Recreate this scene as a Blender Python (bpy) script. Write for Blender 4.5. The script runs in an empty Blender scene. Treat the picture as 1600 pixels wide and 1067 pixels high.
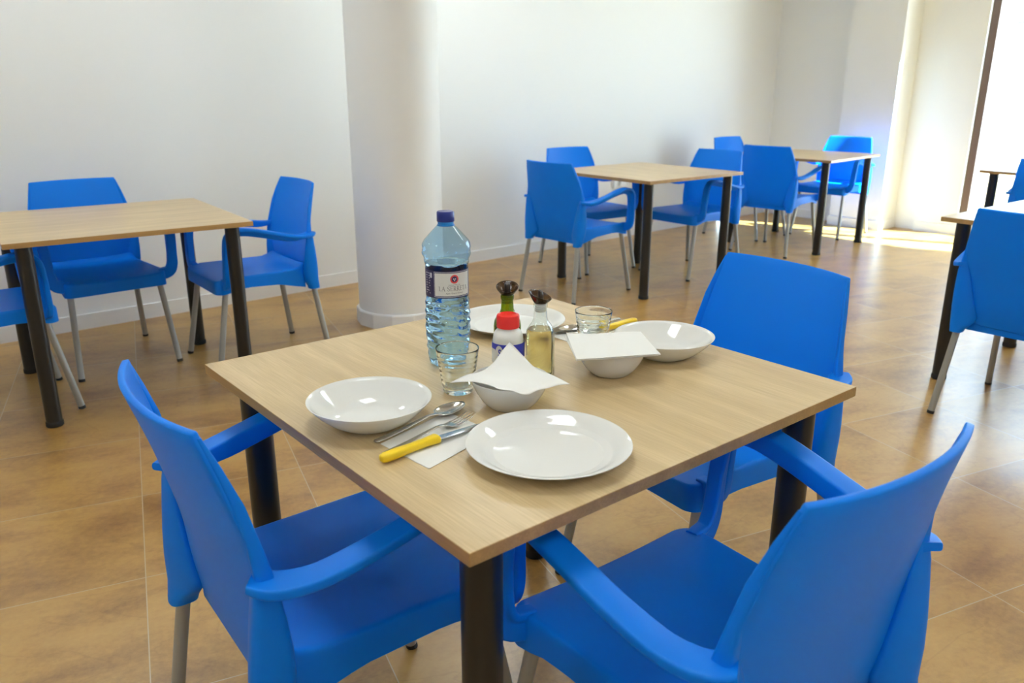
import bpy, bmesh, math, random
from mathutils import Vector, Matrix

# ------------------------------------------------------------------ camera, world, sun, exposure
scene = bpy.context.scene
COL = scene.collection
R = math.radians
cam_data = bpy.data.cameras.new('camera')
cam_data.sensor_width = 36.0
cam_data.lens = 28.57
cam_data.clip_start = 0.02
cam_data.dof.use_dof = True
cam_data.dof.focus_distance = 1.75
cam_data.dof.aperture_fstop = 5.6
cam = bpy.data.objects.new('camera', cam_data)
COL.objects.link(cam)
cam.location = (0, 0, 1.2987)
cam.rotation_euler = (R(90 - 17.48), 0, 0)
scene.camera = cam

# room axes: A runs along the long wall away from the camera, N points from that wall into the room
P0 = Vector((-2.109, 4.604, 0))
A = Vector((0.757, 0.653, 0)).normalized()
N = Vector((A.y, -A.x, 0))
ROOM_ANG = math.atan2(A.y, A.x)


def room(s, t, z=0.0):
    return P0 + A * s + N * t + Vector((0, 0, z))


world = bpy.data.worlds.new('sky')
scene.world = world
world.use_nodes = True
wn = world.node_tree.nodes
wn['Background'].inputs['Color'].default_value = (0.66, 0.86, 1.05, 1)
wn['Background'].inputs['Strength'].default_value = 9.0

sun_data = bpy.data.lights.new('sun', 'SUN')
sun_data.energy = 95.0
sun_data.angle = R(0.6)
sun_data.color = (0.62, 0.86, 1.05)
sun = bpy.data.objects.new('sun', sun_data)
COL.objects.link(sun)
sun_dir = (A * -0.38 + N * -0.92).normalized() * math.cos(R(41)) + Vector((0, 0, -math.sin(R(41))))
sun.rotation_euler = sun_dir.to_track_quat('-Z', 'Y').to_euler()
sun.location = room(12, 12, 10)

LAMP_STRENGTH = 15.0
LAMP_COLOR = (0.89, 0.97, 0.98)

vs = scene.view_settings
vs.view_transform = 'Standard'
vs.look = 'None'
vs.exposure = 0.3
vs.gamma = 1.0
vs.use_curve_mapping = False
cy = scene.cycles
cy.use_denoising = True
cy.max_bounces = 14
cy.diffuse_bounces = 6
cy.glossy_bounces = 6
cy.transmission_bounces = 14
cy.transparent_max_bounces = 16
cy.sample_clamp_indirect = 8.0


# ------------------------------------------------------------------ materials
def new_mat(name):
    m = bpy.data.materials.new(name)
    m.use_nodes = True
    return m, m.node_tree.nodes, m.node_tree.links, m.node_tree.nodes['Principled BSDF']


def plain(name, col, rough=0.5, metal=0.0, spec=0.5, bump=0.0, bscale=200.0, coat=0.0):
    m, n, l, p = new_mat(name)
    p.inputs['Base Color'].default_value = (*col, 1)
    p.inputs['Roughness'].default_value = rough
    p.inputs['Metallic'].default_value = metal
    p.inputs['Specular IOR Level'].default_value = spec
    p.inputs['Coat Weight'].default_value = coat
    if bump:
        tc = n.new('ShaderNodeTexCoord')
        nz = n.new('ShaderNodeTexNoise')
        nz.inputs['Scale'].default_value = bscale
        nz.inputs['Detail'].default_value = 3
        b = n.new('ShaderNodeBump')
        b.inputs['Strength'].default_value = bump
        b.inputs['Distance'].default_value = 0.001
        l.new(tc.outputs['Object'], nz.inputs['Vector'])
        l.new(nz.outputs['Fac'], b.inputs['Height'])
        l.new(b.outputs['Normal'], p.inputs['Normal'])
    return m


def ramp(n, stops):
    r = n.new('ShaderNodeValToRGB')
    e = r.color_ramp.elements
    while len(e) < len(stops):
        e.new(0.5)
    for el, (pos, c) in zip(e, stops):
        el.position = pos
        el.color = (*c, 1)
    return r


def wood(name, light, dark, rough=0.33):
    m, n, l, p = new_mat(name)
    tc = n.new('ShaderNodeTexCoord')
    mp = n.new('ShaderNodeMapping')
    mp.inputs['Scale'].default_value = (1.3, 14, 14)
    l.new(tc.outputs['Object'], mp.inputs['Vector'])
    n1 = n.new('ShaderNodeTexNoise')
    n1.inputs['Scale'].default_value = 1.6
    n1.inputs['Detail'].default_value = 5
    n1.inputs['Distortion'].default_value = 0.6
    l.new(mp.outputs['Vector'], n1.inputs['Vector'])
    mp2 = n.new('ShaderNodeMapping')
    mp2.inputs['Scale'].default_value = (6, 160, 160)
    l.new(tc.outputs['Object'], mp2.inputs['Vector'])
    n2 = n.new('ShaderNodeTexNoise')
    n2.inputs['Scale'].default_value = 2.0
    n2.inputs['Detail'].default_value = 3
    l.new(mp2.outputs['Vector'], n2.inputs['Vector'])
    mx = n.new('ShaderNodeMix')
    mx.data_type = 'FLOAT'
    mx.inputs[0].default_value = 0.42
    l.new(n1.outputs['Fac'], mx.inputs[2])
    l.new(n2.outputs['Fac'], mx.inputs[3])
    mid = tuple((a + b) / 2 for a, b in zip(light, dark))
    r = ramp(n, [(0.33, dark), (0.5, mid), (0.62, light)])
    l.new(mx.outputs[0], r.inputs['Fac'])
    l.new(r.outputs['Color'], p.inputs['Base Color'])
    p.inputs['Roughness'].default_value = rough
    b = n.new('ShaderNodeBump')
    b.inputs['Strength'].default_value = 0.12
    b.inputs['Distance'].default_value = 0.0006
    l.new(n2.outputs['Fac'], b.inputs['Height'])
    l.new(b.outputs['Normal'], p.inputs['Normal'])
    return m


def floor_mat():
    m, n, l, p = new_mat('stoneware_tiles')
    tc = n.new('ShaderNodeTexCoord')
    br = n.new('ShaderNodeTexBrick')
    br.offset = 0.0
    br.squash = 1.0
    br.inputs['Scale'].default_value = 1.0
    br.inputs['Brick Width'].default_value = 0.515
    br.inputs['Row Height'].default_value = 0.515
    br.inputs['Mortar Size'].default_value = 0.0016
    br.inputs['Mortar Smooth'].default_value = 0.2
    br.inputs['Bias'].default_value = 0.0
    br.inputs['Color1'].default_value = (0.0, 0.0, 0.0, 1)
    br.inputs['Color2'].default_value = (1, 1, 1, 1)
    br.inputs['Mortar'].default_value = (0.5, 0.5, 0.5, 1)
    l.new(tc.outputs['Object'], br.inputs['Vector'])
    # per-tile shift of the stone pattern
    sc = n.new('ShaderNodeVectorMath')
    sc.operation = 'SCALE'
    sc.inputs['Scale'].default_value = 37.0
    l.new(br.outputs['Color'], sc.inputs[0])
    ad = n.new('ShaderNodeVectorMath')
    ad.operation = 'ADD'
    l.new(tc.outputs['Object'], ad.inputs[0])
    l.new(sc.outputs['Vector'], ad.inputs[1])
    mp = n.new('ShaderNodeMapping')
    mp.inputs['Scale'].default_value = (1.0, 1.9, 1.0)
    mp.inputs['Rotation'].default_value = (0, 0, 0.25)
    l.new(ad.outputs['Vector'], mp.inputs['Vector'])
    n1 = n.new('ShaderNodeTexNoise')
    n1.inputs['Scale'].default_value = 2.6
    n1.inputs['Detail'].default_value = 9
    n1.inputs['Roughness'].default_value = 0.58
    n1.inputs['Distortion'].default_value = 0.25
    l.new(mp.outputs['Vector'], n1.inputs['Vector'])
    n2 = n.new('ShaderNodeTexNoise')
    n2.inputs['Scale'].default_value = 48
    n2.inputs['Detail'].default_value = 7
    n2.inputs['Roughness'].default_value = 0.7
    l.new(tc.outputs['Object'], n2.inputs['Vector'])
    mx = n.new('ShaderNodeMix')
    mx.data_type = 'FLOAT'
    mx.inputs[0].default_value = 0.27
    l.new(n1.outputs['Fac'], mx.inputs[2])
    l.new(n2.outputs['Fac'], mx.inputs[3])
    r = ramp(n, [(0.34, (0.235, 0.112, 0.026)), (0.44, (0.350, 0.186, 0.045)), (0.52, (0.435, 0.246, 0.062)), (0.64, (0.495, 0.296, 0.083))])
    l.new(mx.outputs[0], r.inputs['Fac'])
    # thin dark veins
    n3 = n.new('ShaderNodeTexNoise')
    n3.inputs['Scale'].default_value = 1.7
    n3.inputs['Detail'].default_value = 6
    n3.inputs['Distortion'].default_value = 1.4
    l.new(mp.outputs['Vector'], n3.inputs['Vector'])
    vr = ramp(n, [(0.485, (1, 1, 1)), (0.50, (0.80, 0.76, 0.72)), (0.515, (1, 1, 1))])
    l.new(n3.outputs['Fac'], vr.inputs['Fac'])
    mul = n.new('ShaderNodeMix')
    mul.data_type = 'RGBA'
    mul.blend_type = 'MULTIPLY'
    mul.inputs[0].default_value = 0.55
    l.new(r.outputs['Color'], mul.inputs[6])
    l.new(vr.outputs['Color'], mul.inputs[7])
    gm = n.new('ShaderNodeMix')
    gm.data_type = 'RGBA'
    l.new(br.outputs['Fac'], gm.inputs[0])
    l.new(mul.outputs[2], gm.inputs[6])
    gm.inputs[7].default_value = (0.46, 0.38, 0.26, 1)
    l.new(gm.outputs[2], p.inputs['Base Color'])
    rr = n.new('ShaderNodeMapRange')
    rr.inputs['To Min'].default_value = 0.285
    rr.inputs['To Max'].default_value = 0.35
    l.new(n1.outputs['Fac'], rr.inputs['Value'])
    l.new(rr.outputs[0], p.inputs['Roughness'])
    p.inputs['Specular IOR Level'].default_value = 0.95
    b = n.new('ShaderNodeBump')
    b.inputs['Strength'].default_value = 0.12
    b.inputs['Distance'].default_value = 0.0015
    l.new(mx.outputs[0], b.inputs['Height'])
    l.new(b.outputs['Normal'], p.inputs['Normal'])
    return m


def plastic_blue():
    m, n, l, p = new_mat('blue_polypropylene')
    p.inputs['Base Color'].default_value = (0.001, 0.25, 0.97, 1)
    p.inputs['Roughness'].default_value = 0.40
    p.inputs['Specular IOR Level'].default_value = 0.28
    tc = n.new('ShaderNodeTexCoord')
    nz = n.new('ShaderNodeTexNoise')
    nz.inputs['Scale'].default_value = 900
    b = n.new('ShaderNodeBump')
    b.inputs['Strength'].default_value = 0.08
    b.inputs['Distance'].default_value = 0.0004
    l.new(tc.outputs['Object'], nz.inputs['Vector'])
    l.new(nz.outputs['Fac'], b.inputs['Height'])
    l.new(b.outputs['Normal'], p.inputs['Normal'])
    # the thin shell lets a little strong light through
    t = n.new('ShaderNodeBsdfTranslucent')
    t.inputs['Color'].default_value = (0.0, 0.50, 0.85, 1)
    mx = n.new('ShaderNodeMixShader')
    mx.inputs['Fac'].default_value = 0.28
    l.new(p.outputs[0], mx.inputs[1])
    l.new(t.outputs[0], mx.inputs[2])
    l.new(mx.outputs[0], n['Material Output'].inputs['Surface'])
    return m


def thin_glass(name, col, gloss=0.03, ior=1.5):
    """Single-walled clear sheet: straight-through tint plus fresnel reflection."""
    m, n, l, p = new_mat(name)
    n.remove(p)
    t = n.new('ShaderNodeBsdfTransparent')
    t.inputs['Color'].default_value = (*col, 1)
    g = n.new('ShaderNodeBsdfGlossy')
    g.inputs['Roughness'].default_value = gloss
    f = n.new('ShaderNodeFresnel')
    # same reflectance from either side of the sheet
    geo = n.new('ShaderNodeNewGeometry')
    io = n.new('ShaderNodeMix')
    io.data_type = 'FLOAT'
    io.inputs[2].default_value = ior
    io.inputs[3].default_value = 1.0 / ior
    l.new(geo.outputs['Backfacing'], io.inputs[0])
    l.new(io.outputs[0], f.inputs['IOR'])
    mx = n.new('ShaderNodeMixShader')
    l.new(f.outputs[0], mx.inputs['Fac'])
    l.new(t.outputs[0], mx.inputs[1])
    l.new(g.outputs[0], mx.inputs[2])
    l.new(mx.outputs[0], n['Material Output'].inputs['Surface'])
    return m


def solid_glass(name, col, ior=1.5, rough=0.0):
    m, n, l, p = new_mat(name)
    p.inputs['Base Color'].default_value = (*col, 1)
    p.inputs['Roughness'].default_value = rough
    p.inputs['IOR'].default_value = ior
    p.inputs['Transmission Weight'].default_value = 1.0
    return m


def opal():
    m, n, l, p = new_mat('white_opal_glass')
    p.inputs['Base Color'].default_value = (0.80, 0.80, 0.785, 1)
    p.inputs['Roughness'].default_value = 0.035
    t = n.new('ShaderNodeBsdfTranslucent')
    t.inputs['Color'].default_value = (0.90, 0.84, 0.62, 1)
    mx = n.new('ShaderNodeMixShader')
    mx.inputs['Fac'].default_value = 0.14
    l.new(p.outputs[0], mx.inputs[1])
    l.new(t.outputs[0], mx.inputs[2])
    l.new(mx.outputs[0], n['Material Output'].inputs['Surface'])
    return m


def paper():
    m, n, l, p = new_mat('white_tissue_paper')
    p.inputs['Base Color'].default_value = (0.88, 0.875, 0.85, 1)
    p.inputs['Roughness'].default_value = 0.9
    tc = n.new('ShaderNodeTexCoord')
    nz = n.new('ShaderNodeTexNoise')
    nz.inputs['Scale'].default_value = 900
    b = n.new('ShaderNodeBump')
    b.inputs['Strength'].default_value = 0.3
    b.inputs['Distance'].default_value = 0.0005
    l.new(tc.outputs['Object'], nz.inputs['Vector'])
    l.new(nz.outputs['Fac'], b.inputs['Height'])
    l.new(b.outputs['Normal'], p.inputs['Normal'])
    t = n.new('ShaderNodeBsdfTranslucent')
    t.inputs['Color'].default_value = (0.9, 0.88, 0.82, 1)
    mx = n.new('ShaderNodeMixShader')
    mx.inputs['Fac'].default_value = 0.2
    l.new(p.outputs[0], mx.inputs[1])
    l.new(t.outputs[0], mx.inputs[2])
    l.new(mx.outputs[0], n['Material Output'].inputs['Surface'])
    return m


def emitter(name, col, strength):
    m, n, l, p = new_mat(name)
    p.inputs['Base Color'].default_value = (0.8, 0.8, 0.8, 1)
    p.inputs['Emission Color'].default_value = (*col, 1)
    p.inputs['Emission Strength'].default_value = strength
    return m


M = dict(
    wall=plain('white_wall_paint', (0.80, 0.80, 0.785), 0.55, bump=0.10, bscale=60),
    ceiling=plain('white_ceiling_paint', (0.82, 0.82, 0.80), 0.8),
    trim=plain('white_lacquered_skirting', (0.80, 0.80, 0.79), 0.35),
    floor=floor_mat(),
    blue=plastic_blue(),
    alu=plain('matt_aluminium', (0.36, 0.36, 0.34), 0.42, metal=0.35),
    black=plain('black_powder_coat', (0.012, 0.0115, 0.011), 0.33),
    rubber=plain('black_rubber', (0.012, 0.012, 0.012), 0.7),
    oak=wood('light_oak_laminate', (0.635, 0.480, 0.272), (0.475, 0.340, 0.172)),
    oakedge=wood('oak_edge_band', (0.47, 0.285, 0.105), (0.34, 0.195, 0.068)),
    opal=opal(),
    paper=paper(),
    steel=plain('polished_steel', (0.62, 0.60, 0.57), 0.16, metal=1.0),
    blade=plain('brushed_steel_blade', (0.58, 0.60, 0.63), 0.22, metal=1.0),
    yellow=plain('yellow_plastic', (0.86, 0.60, 0.012), 0.28),
    bottle=thin_glass('pale_blue_bottle_plastic', (0.68, 0.86, 0.99), 0.04, 1.45),
    water=solid_glass('water', (0.80, 0.92, 0.99), 1.33),
    cap=plain('dark_blue_cap_plastic', (0.012, 0.028, 0.22), 0.32),
    ring=plain('bright_blue_neck_plastic', (0.01, 0.24, 0.66), 0.3),
    navy=plain('dark_violet_print', (0.022, 0.016, 0.075), 0.4),
    label=plain('cream_label_paper', (0.70, 0.69, 0.64), 0.45),
    labelgrey=plain('grey_print', (0.16, 0.15, 0.15), 0.5),
    labelpale=plain('pale_grey_print', (0.55, 0.54, 0.58), 0.5),
    red=plain('red_print', (0.72, 0.06, 0.055), 0.45),
    glass=solid_glass('clear_tumbler_glass', (0.95, 0.985, 0.97), 1.5),
    clear=thin_glass('clear_bottle_glass', (0.93, 0.96, 0.94), 0.03, 1.5),
    green=thin_glass('green_bottle_glass', (0.40, 0.48, 0.03), 0.03, 1.5),
    oil=solid_glass('pale_yellow_oil', (0.97, 0.88, 0.48), 1.40),
    darkoil=solid_glass('dark_vinegar', (0.10, 0.06, 0.01), 1.40),
    smoke=thin_glass('smoked_brown_plastic', (0.40, 0.33, 0.27), 0.06, 1.5),
    spout=plain('dark_brown_plastic', (0.035, 0.022, 0.016), 0.3),
    plug=plain('clear_plug_plastic', (0.62, 0.63, 0.62), 0.3),
    redcap=plain('red_cap_plastic', (0.86, 0.025, 0.018), 0.3),
    salt=plain('milky_white_plastic', (0.76, 0.75, 0.71), 0.3),
    saltblue=plain('royal_blue_print', (0.045, 0.055, 0.52), 0.4),
    brown=plain('dark_bronze_frame', (0.145, 0.095, 0.075), 0.45),
    pane=thin_glass('window_glass', (0.97, 0.985, 0.98), 0.0, 1.45),
    pavement=plain('pale_pavement', (0.62, 0.60, 0.57), 0.9),
    post=plain('pale_painted_post', (0.26, 0.36, 0.37), 0.5),
    postbar=plain('blue_grey_metal', (0.06, 0.12, 0.18), 0.5),
    socket=plain('white_socket_plastic', (0.78, 0.78, 0.76), 0.35),
    lamp=emitter('lit_lamp_diffuser', LAMP_COLOR, LAMP_STRENGTH),
    lampframe=plain('white_lamp_frame', (0.8, 0.8, 0.8), 0.4),
)


# ------------------------------------------------------------------ object helpers
def mesh_obj(name, verts, faces, mat, parent=None, smooth=False, loc=None, sharp=None, mats=None, fmat=None):
    me = bpy.data.meshes.new(name)
    me.from_pydata([tuple(v) for v in verts], [], faces)
    bm = bmesh.new()
    bm.from_mesh(me)
    bmesh.ops.recalc_face_normals(bm, faces=bm.faces)
    bm.to_mesh(me)
    bm.free()
    for mm in (mats or [mat]):
        me.materials.append(mm)
    if fmat:
        for p in me.polygons:
            p.material_index = fmat(p)
    if smooth:
        for p in me.polygons:
            p.use_smooth = True
        if sharp is not None:
            me.set_sharp_from_angle(angle=R(sharp))
    o = bpy.data.objects.new(name, me)
    COL.objects.link(o)
    if parent:
        o.parent = parent
    if loc is not None:
        o.location = loc
    return o


def empty(name, loc=(0, 0, 0), rz=0.0):
    o = bpy.data.objects.new(name, None)
    o.empty_display_size = 0.1
    COL.objects.link(o)
    o.location = loc
    o.rotation_euler = (0, 0, rz)
    return o


def tag(o, label, cat, group=None):
    o['label'] = label
    o['category'] = cat
    if group:
        o['group'] = group
    return o


def structure(o):
    o['kind'] = 'structure'
    return o


def copy_tree(o, parent=None):
    c = o.copy()
    COL.objects.link(c)
    if parent:
        c.parent = parent
    for ch in list(o.children):
        copy_tree(ch, c)
    return c


def bevel(o, w, seg=2, angle=40):
    md = o.modifiers.new('bevel', 'BEVEL')
    md.width = w
    md.segments = seg
    md.limit_method = 'ANGLE'
    md.angle_limit = R(angle)
    return o


def solidify(o, t, off=0.0):
    md = o.modifiers.new('thickness', 'SOLIDIFY')
    md.thickness = t
    md.offset = off
    return o


def box_vf(c, h):
    cx, cy_, cz = c
    hx, hy, hz = h
    v = [(cx + i * hx, cy_ + j * hy, cz + k * hz) for k in (-1, 1) for j in (-1, 1) for i in (-1, 1)]
    f = [(0, 1, 3, 2), (4, 6, 7, 5), (0, 4, 5, 1), (2, 3, 7, 6), (0, 2, 6, 4), (1, 5, 7, 3)]
    return v, f


def join_vf(parts):
    V, F = [], []
    for v, f in parts:
        o = len(V)
        V += v
        F += [tuple(i + o for i in q) for q in f]
    return V, F


def loft_vf(rings, cap=True, closed=True):
    V, F = [], []
    n = len(rings[0])
    for r in rings:
        V += [tuple(p) for p in r]
    for k in range(len(rings) - 1):
        for i in range(n if closed else n - 1):
            j = (i + 1) % n
            F.append((k * n + i, k * n + j, (k + 1) * n + j, (k + 1) * n + i))
    if cap:
        F.append(tuple(range(n - 1, -1, -1)))
        F.append(tuple((len(rings) - 1) * n + i for i in range(n)))
    return V, F


def lathe_vf(prof, n=48, cap0=True, cap1=True, sq=2.0):
    """prof: list of (r, z); sq > 2 squares the section off."""
    rings = []
    for r, z in prof:
        ring = []
        for i in range(n):
            a = 2 * math.pi * i / n
            c, s = math.cos(a), math.sin(a)
            k = (abs(c) ** sq + abs(s) ** sq) ** (-1.0 / sq)
            ring.append((r * k * c, r * k * s, z))
        rings.append(ring)
    V, F = loft_vf(rings, cap=False)
    if cap0:
        F.append(tuple(range(n - 1, -1, -1)))
    if cap1:
        F.append(tuple((len(rings) - 1) * n + i for i in range(n)))
    return V, F


def tube_vf(p0, p1, r0, r1=None, n=20):
    p0, p1 = Vector(p0), Vector(p1)
    r1 = r0 if r1 is None else r1
    d = (p1 - p0).normalized()
    u = d.orthogonal().normalized()
    w = d.cross(u)
    rings = []
    for p, r in ((p0, r0), (p1, r1)):
        rings.append([p + (u * math.cos(2 * math.pi * i / n) + w * math.sin(2 * math.pi * i / n)) * r for i in range(n)])
    return loft_vf(rings)


def catmull(pts, k=5):
    P = [Vector(p) for p in pts]
    P = [P[0] * 2 - P[1]] + P + [P[-1] * 2 - P[-2]]
    out = []
    for i in range(1, len(P) - 2):
        for j in range(k):
            t = j / k
            a, b, c, d = P[i - 1], P[i], P[i + 1], P[i + 2]
            out.append(0.5 * ((2 * b) + (c - a) * t + (2 * a - 5 * b + 4 * c - d) * t * t + (3 * b - a - 3 * c + d) * t ** 3))
    out.append(P[-2])
    return out


def interp(tab, x):
    if x <= tab[0][0]:
        return tab[0][1]
    for (x0, y0), (x1, y1) in zip(tab, tab[1:]):
        if x <= x1:
            return y0 + (y1 - y0) * (x - x0) / (x1 - x0)
    return tab[-1][1]


def smooth_interp(tab, x):
    """monotone-ish cubic through the table"""
    xs = [t[0] for t in tab]
    if x <= xs[0]:
        return tab[0][1]
    if x >= xs[-1]:
        return tab[-1][1]
    for i in range(len(tab) - 1):
        if x <= xs[i + 1]:
            x0, y0 = tab[i]
            x1, y1 = tab[i + 1]
            m0 = (y1 - tab[i - 1][1]) / (x1 - xs[i - 1]) if i > 0 else (y1 - y0) / (x1 - x0)
            m1 = (tab[i + 2][1] - y0) / (xs[i + 2] - x0) if i + 2 < len(tab) else (y1 - y0) / (x1 - x0)
            h = x1 - x0
            t = (x - x0) / h
            return ((2 * t ** 3 - 3 * t ** 2 + 1) * y0 + (t ** 3 - 2 * t ** 2 + t) * h * m0
                    + (-2 * t ** 3 + 3 * t ** 2) * y1 + (t ** 3 - t ** 2) * h * m1)


def round_corners(pts, rad, k=3):
    """round the corners of a closed 2-D polygon"""
    out = []
    n = len(pts)
    for i in range(n):
        p, q, r = Vector(pts[i - 1]), Vector(pts[i]), Vector(pts[(i + 1) % n])
        d0, d1 = p - q, r - q
        f = min(rad, d0.length * 0.45, d1.length * 0.45)
        u, v = q + d0.normalized() * f, q + d1.normalized() * f
        for j in range(k + 1):
            t = j / k
            out.append(u * (1 - t) ** 2 + q * 2 * t * (1 - t) + v * t ** 2)
    return out


def sweep_vf(path, section, side0, start=0):
    """section(q) -> 2-D ring (across, up) carried along the path; the frame is transported both ways from station `start`"""
    P = [Vector(p) for p in path]
    T = [(P[min(i + 1, len(P) - 1)] - P[max(i - 1, 0)]).normalized() for i in range(len(P))]
    sides = [None] * len(P)
    sd = Vector(side0)
    for i in range(start, len(P)):
        sd = (sd - T[i] * sd.dot(T[i])).normalized()
        sides[i] = sd
    sd = sides[start]
    for i in range(start, -1, -1):
        sd = (sd - T[i] * sd.dot(T[i])).normalized()
        sides[i] = sd
    rings = []
    for i, (p, t) in enumerate(zip(P, T)):
        up = sides[i].cross(t).normalized()
        rings.append([p + sides[i] * a + up * b for a, b in section(i / (len(P) - 1))])
    return loft_vf(rings)


# ------------------------------------------------------------------ the room
T_CAM = (Vector((0, 0, 0)) - P0).dot(N)
S_END, S_BACK, T_FAR, CEIL = 6.35, -5.2, 7.6, 2.85
S_WIN = 6.45


def prism(name, pts, z0, z1, mat, parent=None):
    """upright prism over a footprint given in room coordinates (s, t)"""
    n = len(pts)
    V = [room(s, t, z0) for s, t in pts] + [room(s, t, z1) for s, t in pts]
    F = [tuple(range(n - 1, -1, -1)), tuple(range(n, 2 * n))] + [(i, (i + 1) % n, (i + 1) % n + n, i + n) for i in range(n)]
    return mesh_obj(name, V, F, mat, parent)


# floor: its own axes follow the tile grid
fl = structure(mesh_obj('floor', [(-9, -10, 0), (11, -10, 0), (11, 10, 0), (-9, 10, 0)], [(0, 1, 2, 3)], M['floor']))
fl.location = (1.543, 2.549, 0)
fl.rotation_euler = (0, 0, R(24.5))
structure(prism('ceiling', [(S_BACK, 0), (S_WIN + 0.2, 0), (S_WIN + 0.2, T_FAR), (S_BACK, T_FAR)], CEIL, CEIL + 0.1, M['ceiling']))
structure(prism('wall_left', [(S_BACK - 0.2, -0.2), (S_END + 0.3, -0.2), (S_END + 0.3, 0), (S_BACK - 0.2, 0)], 0, CEIL, M['wall']))
structure(prism('wall_back', [(S_END, 0.0), (S_END + 0.3, 0.0), (S_END + 0.3, 0.86), (S_END, 0.86)], 0, CEIL, M['wall']))
structure(prism('wall_pier', [(6.155, 0.857), (6.65, 0.857), (6.65, 1.354), (6.155, 1.354)], 0, CEIL, M['wall']))
structure(prism('wall_recess', [(6.47, 1.354), (6.65, 1.354), (6.65, 1.56), (6.47, 1.56)], 0, CEIL, M['wall']))
structure(prism('wall_window', [(6.44, 1.56), (6.65, 1.56), (6.65, 1.93), (6.44, 1.93)], 0, CEIL, M['wall']))
structure(prism('wall_parapet', [(6.44, 1.93), (6.65, 1.93), (6.65, T_FAR), (6.44, T_FAR)], 0, 0.12, M['wall']))
structure(prism('wall_lintel', [(6.44, 1.93), (6.65, 1.93), (6.65, T_FAR), (6.44, T_FAR)], 2.62, CEIL, M['wall']))
structure(prism('wall_glazing_end', [(6.44, 4.7), (6.65, 4.7), (6.65, T_FAR), (6.44, T_FAR)], 0.12, 2.62, M['wall']))
structure(prism('wall_right', [(S_BACK - 0.2, T_FAR), (6.65, T_FAR), (6.65, T_FAR + 0.2), (S_BACK - 0.2, T_FAR + 0.2)], 0, CEIL, M['wall']))
structure(prism('wall_front', [(S_BACK - 0.2, 0), (S_BACK, 0), (S_BACK, T_FAR), (S_BACK - 0.2, T_FAR)], 0, CEIL, M['wall']))

BB = 0.085
structure(prism('baseboard_left', [(S_BACK, 0), (S_END, 0), (S_END, 0.013), (S_BACK, 0.013)], 0, BB, M['trim']))
structure(prism('baseboard_back', [(S_END - 0.013, 0.013), (S_END, 0.013), (S_END, 0.857), (S_END - 0.013, 0.857)], 0, BB, M['trim']))
structure(prism('baseboard_pier', [(6.142, 0.844), (6.155, 0.844), (6.155, 1.367), (6.142, 1.367)], 0, BB, M['trim']))
structure(prism('baseboard_recess', [(6.155, 1.354), (6.47, 1.354), (6.47, 1.367), (6.155, 1.367)], 0, BB, M['trim']))
structure(prism('baseboard_window', [(6.427, 1.56), (6.44, 1.56), (6.44, T_FAR), (6.427, T_FAR)], 0, BB, M['trim']))

# windows: bronze frames with clear panes, floor to lintel
WT = [1.93, 3.3, 4.7]
for i in range(2):
    t0, t1 = WT[i], WT[i + 1]
    w = structure(empty('window_%d' % (i + 1), room(6.5, (t0 + t1) / 2, 0.12), ROOM_ANG))
    hw, hh, fw, fd = (t1 - t0) / 2, 1.25, 0.032, 0.03
    parts = [box_vf((0, -s * (hw - fw), hh), (fd, fw, hh)) for s in (-1, 1)]
    parts += [box_vf((0, 0, fw + k * (2 * hh - 2 * fw)), (fd, hw - 2 * fw, fw)) for k in (0, 1)]
    mesh_obj('window_frame', *join_vf(parts), M['brown'], w)
    mesh_obj('pane', *box_vf((0, 0, hh), (0.001, hw - 2 * fw, hh - 2 * fw)), M['pane'], w)

structure(prism('ground_outside', [(6.65, -12), (40, -12), (40, 30), (6.65, 30)], -0.12, -0.02, M['pavement']))

# column with a faceted skirting
CC = Vector((-0.640, 4.586, 0))
colm = structure(mesh_obj('column', *lathe_vf([(0.245, 0.0), (0.245, CEIL)], 72), M['wall'], None, True, CC, 40))
structure(mesh_obj('skirting', *lathe_vf([(0.263, 0.0), (0.263, 0.078), (0.259, 0.085), (0.243, 0.085)], 14, True, False), M['trim'], colm))
for o in colm.children:
    o.rotation_euler = (0, 0, R(8))


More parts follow.
